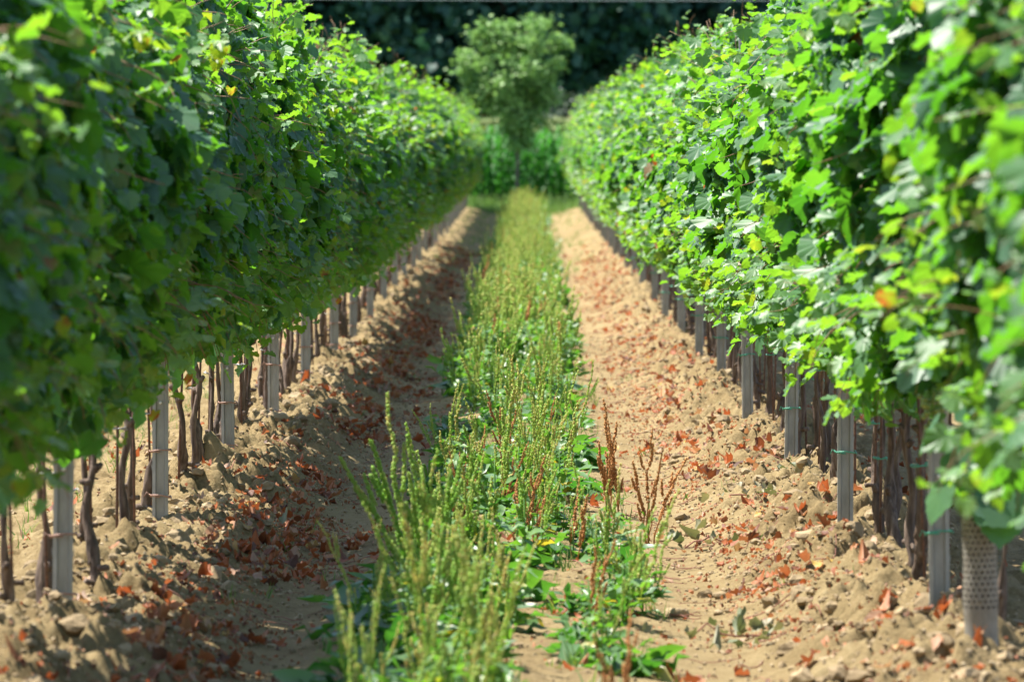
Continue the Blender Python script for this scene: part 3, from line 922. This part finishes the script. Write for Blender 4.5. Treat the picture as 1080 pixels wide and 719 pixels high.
wilted(755, 580, "wilted cutting on the right track beside orange litter", 4, 14, 0.07)
wilted(298, 568, "pale wilted leaf cluster beside the left track", 5, 9, 0.05)

# ------------------------------------------------------------------ weeds of the middle strip
OCT = np.array([(1, 0, 0), (-1, 0, 0), (0, 1, 0), (0, -1, 0), (0, 0, 1), (0, 0, -1)], float)
OCT_T = [(0, 2, 4), (2, 1, 4), (1, 3, 4), (3, 0, 4), (2, 0, 5), (1, 2, 5), (3, 1, 5), (0, 3, 5)]

def seed_stalk(seed, height, style, mat, low=False):
    """One curved stalk with its seeds; style 'fuzzy' is thick and dense, 'beaded' is loose whorls."""
    r = np.random.default_rng(seed)
    b = Builder()
    n = 9
    t = np.linspace(0, 1, n)
    bend = r.normal(0, 0.10, 2) * height
    p = np.stack([bend[0] * t ** 1.7 + 0.006 * r.standard_normal(n), bend[1] * t ** 1.7 + 0.006 * r.standard_normal(n), height * t], -1)
    tube(b, p, np.linspace(0.0035, 0.0012, n), 4 if low else 5, tint=0.4)
    def seeds(path, count, rad, blob, fade):
        u = r.random(count)
        if style == 'beaded':
            u = np.round(u * 16) / 16 + 0.012 * r.standard_normal(count)
        u = np.clip(u, 0, 1)
        tt = np.linspace(0, 1, len(path))
        q = np.stack([np.interp(u, tt, path[:, j]) for j in range(3)], -1)
        a = r.uniform(0, 6.283, count)
        rr = rad * np.sqrt(r.uniform(0.1, 1, count)) * (1 - 0.55 * u)
        q = q + np.stack([rr * np.cos(a), rr * np.sin(a), 0.003 * r.standard_normal(count)], -1)
        s = blob * r.uniform(0.6, 1.3, count)
        m = OCT[None] * s[:, None, None] * np.array([1, 1, 1.35])
        v = (q[:, None] + m).reshape(-1, 3)
        f = (np.array(OCT_T)[None] + (np.arange(count) * 6)[:, None, None]).reshape(-1, 3)
        b.add(v, f, None, np.repeat(np.clip(0.35 + 0.35 * u * fade + 0.13 * r.standard_normal(count), 0, 1), 6))
    start = int(n * (0.42 if style == 'fuzzy' else 0.35))
    k = 0.25 if low else 1
    if style == 'fuzzy':
        seeds(p[start:], int(420 * k), 0.0095, 0.0036 if not low else 0.009, 0.4)
        for i in range(3):
            j = r.integers(start - 1, n - 3)
            a = r.uniform(0, 6.28)
            L = height * r.uniform(0.16, 0.28)
            tq = np.linspace(0, 1, 5)
            c = p[j] + np.stack([0.035 * np.cos(a) * tq ** 0.6, 0.035 * np.sin(a) * tq ** 0.6, L * tq], -1)
            tube(b, c, 0.0015, 4, tint=0.4)
            seeds(c[1:], int(150 * k), 0.0078, 0.0034 if not low else 0.009, 0.4)
    else:
        seeds(p[start:], int(190 * k), 0.0085, 0.0038 if not low else 0.008, 1.0)
        for i in range(4):
            j = r.integers(start - 1, n - 3)
            a = r.uniform(0, 6.28)
            L = height * r.uniform(0.14, 0.26)
            tq = np.linspace(0, 1, 5)
            c = p[j] + np.stack([0.03 * np.cos(a) * tq ** 0.6, 0.03 * np.sin(a) * tq ** 0.6, L * tq], -1)
            tube(b, c, 0.0012, 4, tint=0.5)
            seeds(c[1:], int(75 * k), 0.0065, 0.0035 if not low else 0.008, 1.0)
    return b.mesh("seed_stalk", M[mat])

def weed_foliage(seed, n, zmax, size, spread, tint=0.45):
    r = np.random.default_rng(seed)
    b = Builder()
    a = r.uniform(0, 6.283, n)
    z = zmax * r.beta(1.1, 1.6, n)
    d = np.stack([np.cos(a), np.sin(a), 0 * a], -1)
    P = d * (0.012 + spread * r.random((n, 1)) * 0.5) + np.stack([0 * z, 0 * z, z + 0.01], -1)
    T = d + np.array([0, 0, 0.55]) + 0.35 * r.standard_normal((n, 3))
    N = np.array([[0, 0, 1.0]]) - 0.4 * d + 0.35 * r.standard_normal((n, 3))
    L = size * r.uniform(0.5, 1.25, n) * (1.1 - 0.5 * z / zmax)
    tt = np.clip(tint + 0.18 * r.standard_normal(n), 0.03, 0.88)
    tt = np.where(r.random(n) < 0.035, 1.0, tt)
    wave = r.normal(0, 0.12, n)[:, None] * np.sin(LANCE[:, 1] * 9)[None] + 0.02 * r.standard_normal((n, len(LANCE)))
    scatter(b, LANCE, LANCE_T, P, N, T, np.stack([L * r.uniform(0.9, 1.5, n), L, L], -1), tt, wave)
    tube(b, [(0, 0, -0.02), (0.004, 0, zmax * 0.5), (0, 0.004, zmax)], [0.005, 0.004, 0.002], 5, tint=0.6)
    return b.mesh("weed_foliage", M['weed_leaf'])

ST = {'fuzzy': [seed_stalk(700 + i, 0.46 + 0.05 * i, 'fuzzy', 'seed_green') for i in range(5)],
      'beaded': [seed_stalk(720 + i, 0.36 + 0.05 * i, 'beaded', 'seed_green') for i in range(6)],
      'rust': [seed_stalk(740 + i, 0.34 + 0.05 * i, 'beaded', 'seed_rust') for i in range(4)]}
WF = [weed_foliage(760 + i, 34, 0.27, 0.115, 0.09) for i in range(5)]
WF_LOW = [weed_foliage(780 + i, 26, 0.11, 0.15, 0.10, 0.3) for i in range(4)]
WF_DRY = [weed_foliage(790 + i, 9, 0.2, 0.06, 0.05, 0.7) for i in range(2)]

WEED_LABEL = {
    'fuzzy': ("pigweed", "green pigweed with thick fuzzy seed spikes {}"),
    'beaded': ("dock_weed", "yellow-green dock with thin beaded seed stalks {}"),
    'rust': ("dry_dock", "rust-brown dried dock with beaded seed stalks {}"),
    'leafy': ("broadleaf_weed", "low broad-leaved dark green weed {}"),
}
def weed(style, x, y, where, rnd, stalks=None, scale=1.0, label=None):
    name, text = WEED_LABEL[style]
    lab = label or text.format(where)
    t = thing(name, lab, "weed", (x, y, gz(x, y) - 0.005), rnd.uniform(0, 6.28), None if label else name.replace("_", " ") + " " + where, scale)
    if style == 'leafy':
        part("foliage", rnd.choice(WF_LOW), t)
        return t
    part("foliage", rnd.choice(WF_DRY if style == 'rust' else WF), t)
    for i in range(stalks or rnd.randint(2, 4)):
        a, d = rnd.uniform(0, 6.28), rnd.uniform(0.0, 0.05)
        part("seed_stalk", rnd.choice(ST[style]), t, (d * math.cos(a), d * math.sin(a), 0), (rnd.gauss(0, 0.15), rnd.gauss(0, 0.15), rnd.uniform(0, 6.28)), rnd.uniform(0.75, 1.05))
    return t


def weeds():
    r = random.Random(5)
    # the plants one can point at
    x, y = at(452, 655); weed('fuzzy', x, y, '', r, 7, 1.12, "tallest green pigweed with fuzzy spikes, at the left edge of the weed strip")
    x, y = at(640, 545); weed('rust', x, y, '', r, 7, 0.98, "tallest rust-brown dock, standing alone between weed strip and right track")
    x, y = at(684, 575); weed('rust', x, y, '', r, 4, 0.9, "rust-brown dock at the right track's edge, over a green leafy clump")
    x, y = at(655, 765); weed('rust', x, y, '', r, 4, 0.6, "dry rust-brown dock at the bottom edge, nearest the viewer")
    x, y = at(395, 660); weed('leafy', x, y, '', r, None, 1.25, "large dark leafy weed sticking out over the left track, nearest the viewer")
    # near clump
    near = "in the clump nearest the viewer"
    for i in range(23):
        yy = r.uniform(12.6, 17.6)
        xx = r.gauss(-0.25, 0.10)
        xx = min(max(xx, -0.45), -0.04)
        weed(r.choice(('fuzzy', 'beaded', 'beaded', 'beaded', 'beaded')), xx, yy, near, r, None, r.uniform(0.68, 0.95))
    for i in range(16):
        weed('leafy', r.uniform(-0.5, -0.12), r.uniform(12.8, 18.5), near, r, None, r.uniform(0.8, 1.3))
    # sparse right side of the strip
    mid = "on the bare right side of the strip"
    for i in range(20):
        weed(r.choice(('beaded', 'beaded', 'rust', 'leafy', 'leafy')), r.uniform(0.12, 0.36), r.uniform(15.5, 21.5), mid, r, r.randint(1, 3), r.uniform(0.55, 0.8))
    # middle stretch
    mids = "in the middle stretch of the strip"
    for i in range(105):
        yy = 18.0 + 20.0 * r.random() ** 1.1
        lo, hi = -0.38, 0.0 + min(0.22, (yy - 18) * 0.03)
        if r.random() < 0.45:
            weed('leafy', r.uniform(lo - 0.05, hi + 0.04), yy, mids, r, None, r.uniform(0.6, 1.1))
        else:
            weed(r.choice(('beaded',) * 7 + ('fuzzy', 'rust')), r.uniform(lo, hi), yy, mids, r, r.randint(2, 3), r.uniform(0.65, 1.0))
weeds()

def far_weeds():
    """The far end of the strip, which reads as one mass."""
    r = random.Random(9)
    rn = np.random.default_rng(9)
    def arrays(me):
        v = np.zeros(len(me.vertices) * 3, np.float32); me.vertices.foreach_get("co", v)
        f = [p.vertices[:] for p in me.polygons]
        a = np.zeros(len(me.vertices), np.float32); me.attributes["tint"].data.foreach_get("value", a)
        tr = [q for q in f if len(q) == 3]; qd = [q for q in f if len(q) == 4]
        return v.reshape(-1, 3), tr, qd, a
    green = [arrays(seed_stalk(820 + i, 0.42 + 0.05 * i, 'beaded', 'seed_green', True)) for i in range(5)]
    rust = [arrays(seed_stalk(840 + i, 0.42 + 0.05 * i, 'beaded', 'seed_rust', True)) for i in range(2)]
    leaf = [arrays(weed_foliage(860 + i, 15, 0.32, 0.15, 0.12, (0.35, 0.5, 0.62, 0.75)[i])) for i in range(4)]
    b = Builder()
    for i in range(1350):
        y = 35 + 91 * r.random() ** 1.15
        x = r.gauss(-0.07, 0.155)
        x = min(max(x, -0.42), 0.27)
        if vnoise(np.array([x * 3.0]), np.array([y * 0.5]), 88)[0] < 0.38:
            continue
        z = gz(x, y)
        for kind, cnt in (('s', 1 + (vnoise(np.array([x * 4.0]), np.array([y * 0.5]), 87)[0] > 0.45)), ('l', 3)):
            for j in range(cnt):
                src, mi = ((r.choice(rust), 1) if r.random() < 0.10 else (r.choice(green), 0)) if kind == 's' else (r.choice(leaf), 2)
                v, tr, qd, a = src
                an = r.uniform(0, 6.28); s = r.uniform(0.5, 0.95)
                ca, sa = math.cos(an) * s, math.sin(an) * s
                lx, ly = r.gauss(0, 0.1), r.gauss(0, 0.1)
                w = np.stack([v[:, 0] * ca - v[:, 1] * sa + lx * v[:, 2] + x + r.gauss(0, 0.05) , v[:, 0] * sa + v[:, 1] * ca + ly * v[:, 2] + y, v[:, 2] * s + z], -1)
                b.add(w, tr, qd, a, mi)
    tag(part("weed_strip", b.mesh("weed_strip", [M['seed_green'], M['seed_rust'], M['weed_leaf']])), "yellow-green mass of weeds along the far middle strip", kind="stuff")
far_weeds()

def grass():
    r = np.random.default_rng(44)
    B = np.array([(-0.5, 0, 0), (0.5, 0, 0), (-0.35, 0.5, -0.10), (0.35, 0.5, -0.10), (0, 1, -0.42)], float)
    T = [(0, 1, 3), (0, 3, 2), (2, 3, 4)]
    b = Builder()
    # tufts: centres, then blades
    cx, cy, n = [], [], 0
    def tufts(k, fx, fy, blades, L):
        x0, y0 = fx(k), fy(k)
        x = np.repeat(x0, blades) + 0.02 * r.standard_normal(k * blades)
        y = np.repeat(y0, blades) + 0.02 * r.standard_normal(k * blades)
        m = len(x)
        z = ground_base(x, y)
        tip = np.array([[0, 0, 1.0]]) + 0.45 * r.standard_normal((m, 3))
        tip[:, 2] = np.abs(tip[:, 2])
        ln = L * r.uniform(0.5, 1.3, m)
        scatter(b, B, T, np.stack([x, y, z], -1), r.standard_normal((m, 3)) * np.array([1, 1, 0.2]), tip, np.stack([np.full(m, 0.005), ln, ln], -1), np.clip(r.normal(0.4, 0.25, m), 0, 1))
    tufts(260, lambda k: r.uniform(-0.45, 0.40, k), lambda k: r.uniform(12, 40, k), 9, 0.09)
    tufts(90, lambda k: np.where(r.random(k) < 0.5, -1.0, 0.9) + 0.15 * r.standard_normal(k), lambda k: r.uniform(13, 45, k), 7, 0.06)
    tufts(160, lambda k: r.uniform(-2.6, -1.8, k), lambda k: r.uniform(15, 40, k), 8, 0.09)
    tufts(420, lambda k: r.uniform(-1.2, 1.1, k), lambda k: r.uniform(70, 126, k), 8, 0.12)
    tufts(2600, lambda k: r.uniform(-5, 5, k), lambda k: r.uniform(125, 133, k), 8, 0.2)
    tag(part("grass", b.mesh("grass", M['grass'])), "short green grass tufts among the weeds and on the headland", kind="stuff")
    # the arching grass plant by the tall pigweed
    x, y = at(452, 520)
    g = thing("grass_clump", "arching bright green grass clump behind the tall pigweed at the left track", "grass clump", (x, y, gz(x, y)), 0)
    gb = Builder()
    for i in range(9):
        a = r.uniform(0, 6.283) if i else math.pi
        L = r.uniform(0.2, 0.34)
        t = np.linspace(0, 1, 9)
        d = np.array([math.cos(a), math.sin(a), 0])
        p = d[None] * (L * 0.62 * t[:, None] ** 1.2) + np.stack([0 * t, 0 * t, L * (1.25 * t - 0.95 * t ** 2.4)], -1)
        w = np.array([-d[1], d[0], 0]) * 0.007
        wid = np.sin(np.clip(t * 0.9 + 0.1, 0, 1) * math.pi)[:, None]
        v = np.concatenate([p - w * wid, p + w * wid])
        gb.add(v, None, [(k, k + 1, 9 + k + 1, 9 + k) for k in range(8)], 0.3)
    part("blades", gb.mesh("blades", M['grass']), g)
grass()

# ------------------------------------------------------------------ corn at the end of the rows
def corn_meshes(seed):
    r = np.random.default_rng(seed)
    H = 1.5
    s = Builder(); tube(s, [(0, 0, -0.05), (0.01, 0, H * 0.5), (0, 0.01, H)], [0.014, 0.012, 0.006], 7)
    f = Builder()
    for i in range(13):
        z0 = 0.12 + (H - 0.2) * i / 12
        a = i * math.pi + r.normal(0, 0.55)
        L = r.uniform(0.55, 0.85) * (1 - 0.35 * abs(i / 12 - 0.5))
        t = np.linspace(0, 1, 9)
        d = np.array([math.cos(a), math.sin(a), 0])
        p = d[None] * (L * 0.75 * t[:, None]) + np.stack([0 * t, 0 * t, z0 + L * (0.95 * t - 1.0 * t ** 2.2)], -1)
        w = np.array([-d[1], d[0], 0.0]) * 0.042
        wid = (np.sin(np.clip(t * 0.92 + 0.08, 0, 1) * math.pi) ** 0.6)[:, None]
        mid = p - np.array([0, 0, 0.012]) * wid
        v = np.concatenate([p - w * wid, mid, p + w * wid])
        q = [(k, k + 1, 9 + k + 1, 9 + k) for k in range(8)] + [(9 + k, 9 + k + 1, 18 + k + 1, 18 + k) for k in range(8)]
        f.add(v, None, q, np.clip(r.normal(0.45, 0.22), 0, 1))
    ta = Builder()
    tube(ta, [(0, 0, H - 0.02), (0, 0, H + 0.32)], [0.006, 0.003], 5)
    for i in range(13):
        a = r.uniform(0, 6.28)
        t = np.linspace(0, 1, 5)
        L = r.uniform(0.14, 0.22)
        tube(ta, np.stack([L * 0.55 * t * math.cos(a), L * 0.55 * t * math.sin(a), H + 0.05 + 0.1 * r.random() + L * (t - 0.35 * t ** 2)], -1), [0.006, 0.012, 0.013, 0.011, 0.006], 5)
    return s, f, ta

def corn():
    r = random.Random(3)
    raw = [corn_meshes(950 + i) for i in range(4)]
    ms = [(s.mesh("corn_stalk", M['stalk']), f.mesh("corn_foliage", M['corn_leaf']), t.mesh("corn_tassel", M['tassel'])) for s, f, t in raw]
    def spot(row, i):
        return (-2.6 + 0.2 * i + r.uniform(-0.05, 0.05), 132.6 + 0.72 * row + r.uniform(-0.08, 0.08))
    for row in range(4):
        for i in range(27):
            x, y = spot(row, i)
            ms_ = r.choice(ms)
            lab = "corn plant in the front row of the corn field behind the vineyard" if row == 0 else "corn plant behind the front row of the corn field, tassel showing"
            t = thing("corn_plant", lab, "corn plant", (x, y, gz(x, y)), r.uniform(0, 6.28), "corn plants of the " + ("front row" if row == 0 else "rows behind"), r.uniform(0.93, 1.08))
            part("stalk", ms_[0], t); part("foliage", ms_[1], t); part("tassel", ms_[2], t)
    b = Builder()
    for i in range(1500):
        x, y = r.uniform(-16, 16), r.uniform(132.6, 160)
        if abs(x) < 2.75 and y < 135.2:
            continue
        z = gz(x, y); a = r.uniform(0, 6.28); s = r.uniform(0.92, 1.08)
        for mi, src in enumerate(r.choice(raw)):
            v = np.concatenate(src.v); an = np.concatenate(src.a)
            w = np.stack([(v[:, 0] * math.cos(a) - v[:, 1] * math.sin(a)) * s + x, (v[:, 0] * math.sin(a) + v[:, 1] * math.cos(a)) * s + y, v[:, 2] * s + z], -1)
            b.add(w, np.concatenate(src.t) if src.t else None, np.concatenate(src.q) if src.q else None, an, mi)
    tag(part("corn_field", b.mesh("corn_field", [M['stalk'], M['corn_leaf'], M['tassel']])), "green corn field with pale tassels behind the vineyard", kind="stuff")
corn()

# ------------------------------------------------------------------ trees
def tree_meshes(seed, height, trunk_r, clear, blobs, leaf, count, mat, top_light=0.2):
    """blobs: ellipsoids (x, y, z, rx, ry, rz, weight) the leaf clumps gather in."""
    r = np.random.default_rng(seed)
    tk = Builder()
    n = 8
    t = np.linspace(0, 1, n)
    path = np.stack([0.03 * height * (r.random(n) - 0.5) * t, 0.03 * height * (r.random(n) - 0.5) * t, -0.1 + height * 0.85 * t], -1)
    tube(tk, path, trunk_r * (1 - 0.85 * t), 9, rough=0.05)
    cl = []
    wts = np.array([q[6] for q in blobs], float); wts /= wts.sum()
    for i in range(max(18, count // 60)):
        q = blobs[r.choice(len(blobs), p=wts)]
        d = norm(r.standard_normal(3)) * r.uniform(0.35, 1.0) ** 0.5
        cl.append(np.array(q[:3]) + d * np.array(q[3:6]))
    cl = np.array(cl)
    for i in range(min(len(cl), 26)):
        z0 = np.clip(cl[i, 2] - 0.35 * np.linalg.norm(cl[i, :2]) - 0.1 * height, clear * 0.8, height * 0.8)
        p0 = np.array([np.interp(z0, path[:, 2], path[:, 0]), np.interp(z0, path[:, 2], path[:, 1]), z0])
        mid = (p0 + cl[i]) / 2 + np.array([0, 0, 0.06 * height]) * r.random()
        tube(tk, [p0, mid, cl[i]], [trunk_r * 0.4, trunk_r * 0.22, trunk_r * 0.06], 6)
    k = r.integers(0, len(cl), count)
    sc = np.mean([min(q[3:6]) for q in blobs]) * 0.26
    P = cl[k] + sc * r.standard_normal((count, 3)) * np.array([1, 1, 0.75])
    P[:, 2] = np.maximum(P[:, 2], clear * 0.75)
    out = norm(P - np.array([0, 0, height * 0.55]))
    N = out * 0.5 + np.array([0, 0, 0.6]) + 0.6 * r.standard_normal((count, 3))
    T = out * 0.5 + np.array([0, 0, -0.4]) + 0.6 * r.standard_normal((count, 3))
    cr = r.normal(0, 0.12, len(cl))
    b = Builder()
    S = leaf * r.uniform(0.65, 1.3, count)
    scatter(b, OVAL, OVAL_T, P, N, T, np.stack([S * 1.3, S, S], -1), np.clip(0.5 + cr[k] + 0.16 * r.standard_normal(count), 0, 1))
    return tk.mesh("trunk", M['tree_bark']), b.mesh("crown", M[mat])

def far_at(px, Y):
    return (px - 556) * Y / 6250

def trees():
    Y = 131.0
    x = far_at(545, Y)
    tk, cr = tree_meshes(61, 4.35, 0.05, 1.3, [(0, 0, 3.0, 1.0, 1.0, 0.8, 3.6), (0, 0, 2.25, 0.72, 0.7, 0.6, 1.6), (0.15, 0, 3.75, 0.75, 0.7, 0.5, 2.2), (0.05, 0, 1.95, 0.5, 0.5, 0.5, 1.3), (0.95, 0, 3.3, 0.35, 0.4, 0.4, 0.5), (-0.95, 0, 3.0, 0.35, 0.4, 0.4, 0.5), (0.0, 0, 1.5, 0.28, 0.28, 0.3, 0.7), (-0.5, 0, 3.75, 0.4, 0.4, 0.35, 0.7), (0.6, 0.2, 2.4, 0.4, 0.4, 0.3, 0.6), (-0.7, 0.1, 2.45, 0.35, 0.35, 0.3, 0.5)], 0.11, 7500, 'tree_leaf')
    t = thing("young_tree", "young round-crowned tree with light green leaves alone before the corn", "tree", (x, Y, gz(x, Y)), 0)
    part("trunk", tk, t); part("crown", cr, t)
    kinds = []
    for s in range(4):
        r = np.random.default_rng(70 + s)
        H = 13.5
        blobs = [(0, 0, 7, 3.1, 3.0, 5.2, 6)] + [(r.uniform(-2.2, 2.2), r.uniform(-2, 2), r.uniform(2.0, 10.5), 1.7, 1.7, 1.5, 1.6) for _ in range(7)]
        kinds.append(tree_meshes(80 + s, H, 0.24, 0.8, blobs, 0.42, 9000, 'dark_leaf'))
    rr = random.Random(8)
    seen = {0: "leftmost dark tree in the gap above the left row", 1: "dark tree behind the left side of the light young tree", 2: "dark tree directly behind the light young tree",
            3: "dark tree behind the right side of the light young tree", 4: "rightmost dark tree in the gap above the right row"}
    front = [(330, 0), (425, 1), (530, 2), (640, 3), (740, 4)]
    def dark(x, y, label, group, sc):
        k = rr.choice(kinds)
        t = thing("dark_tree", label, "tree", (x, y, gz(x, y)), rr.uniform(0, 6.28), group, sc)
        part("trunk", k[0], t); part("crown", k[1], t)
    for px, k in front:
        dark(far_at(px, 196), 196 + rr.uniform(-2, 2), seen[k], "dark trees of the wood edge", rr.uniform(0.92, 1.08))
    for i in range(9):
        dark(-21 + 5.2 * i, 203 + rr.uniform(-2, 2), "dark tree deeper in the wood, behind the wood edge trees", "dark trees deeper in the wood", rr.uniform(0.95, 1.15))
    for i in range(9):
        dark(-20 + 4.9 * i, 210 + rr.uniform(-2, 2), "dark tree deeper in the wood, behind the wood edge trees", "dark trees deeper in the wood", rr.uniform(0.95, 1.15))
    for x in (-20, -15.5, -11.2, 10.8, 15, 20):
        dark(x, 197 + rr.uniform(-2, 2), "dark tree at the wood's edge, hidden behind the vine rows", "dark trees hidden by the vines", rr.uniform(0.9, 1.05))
    tk, cr = tree_meshes(95, 3.1, 0.05, 0.2, [(0, 0, 1.7, 0.85, 0.8, 1.1, 3), (0.4, 0, 1.2, 0.6, 0.6, 0.8, 1)], 0.12, 2600, 'pale_leaf')
    x = far_at(606, 170)
    t = thing("pale_bush", "pale grey-green bush behind the corn, just above the right row's end", "bush", (x, 170, gz(x, 170)), 0)
    part("stem", tk, t); part("crown", cr, t)
    b = Builder()
    xs = np.linspace(-60, 60, 25)
    tube(b, np.stack([xs, np.full(25, 150.0), 5.575 + 0.0006 * xs ** 2 - 0.004 * xs], -1), 0.011, 8)
    tag(part("overhead_cable", b.mesh("overhead_cable", M['cable'])), "thin grey overhead cable crossing high in front of the dark trees", "cable")
trees()
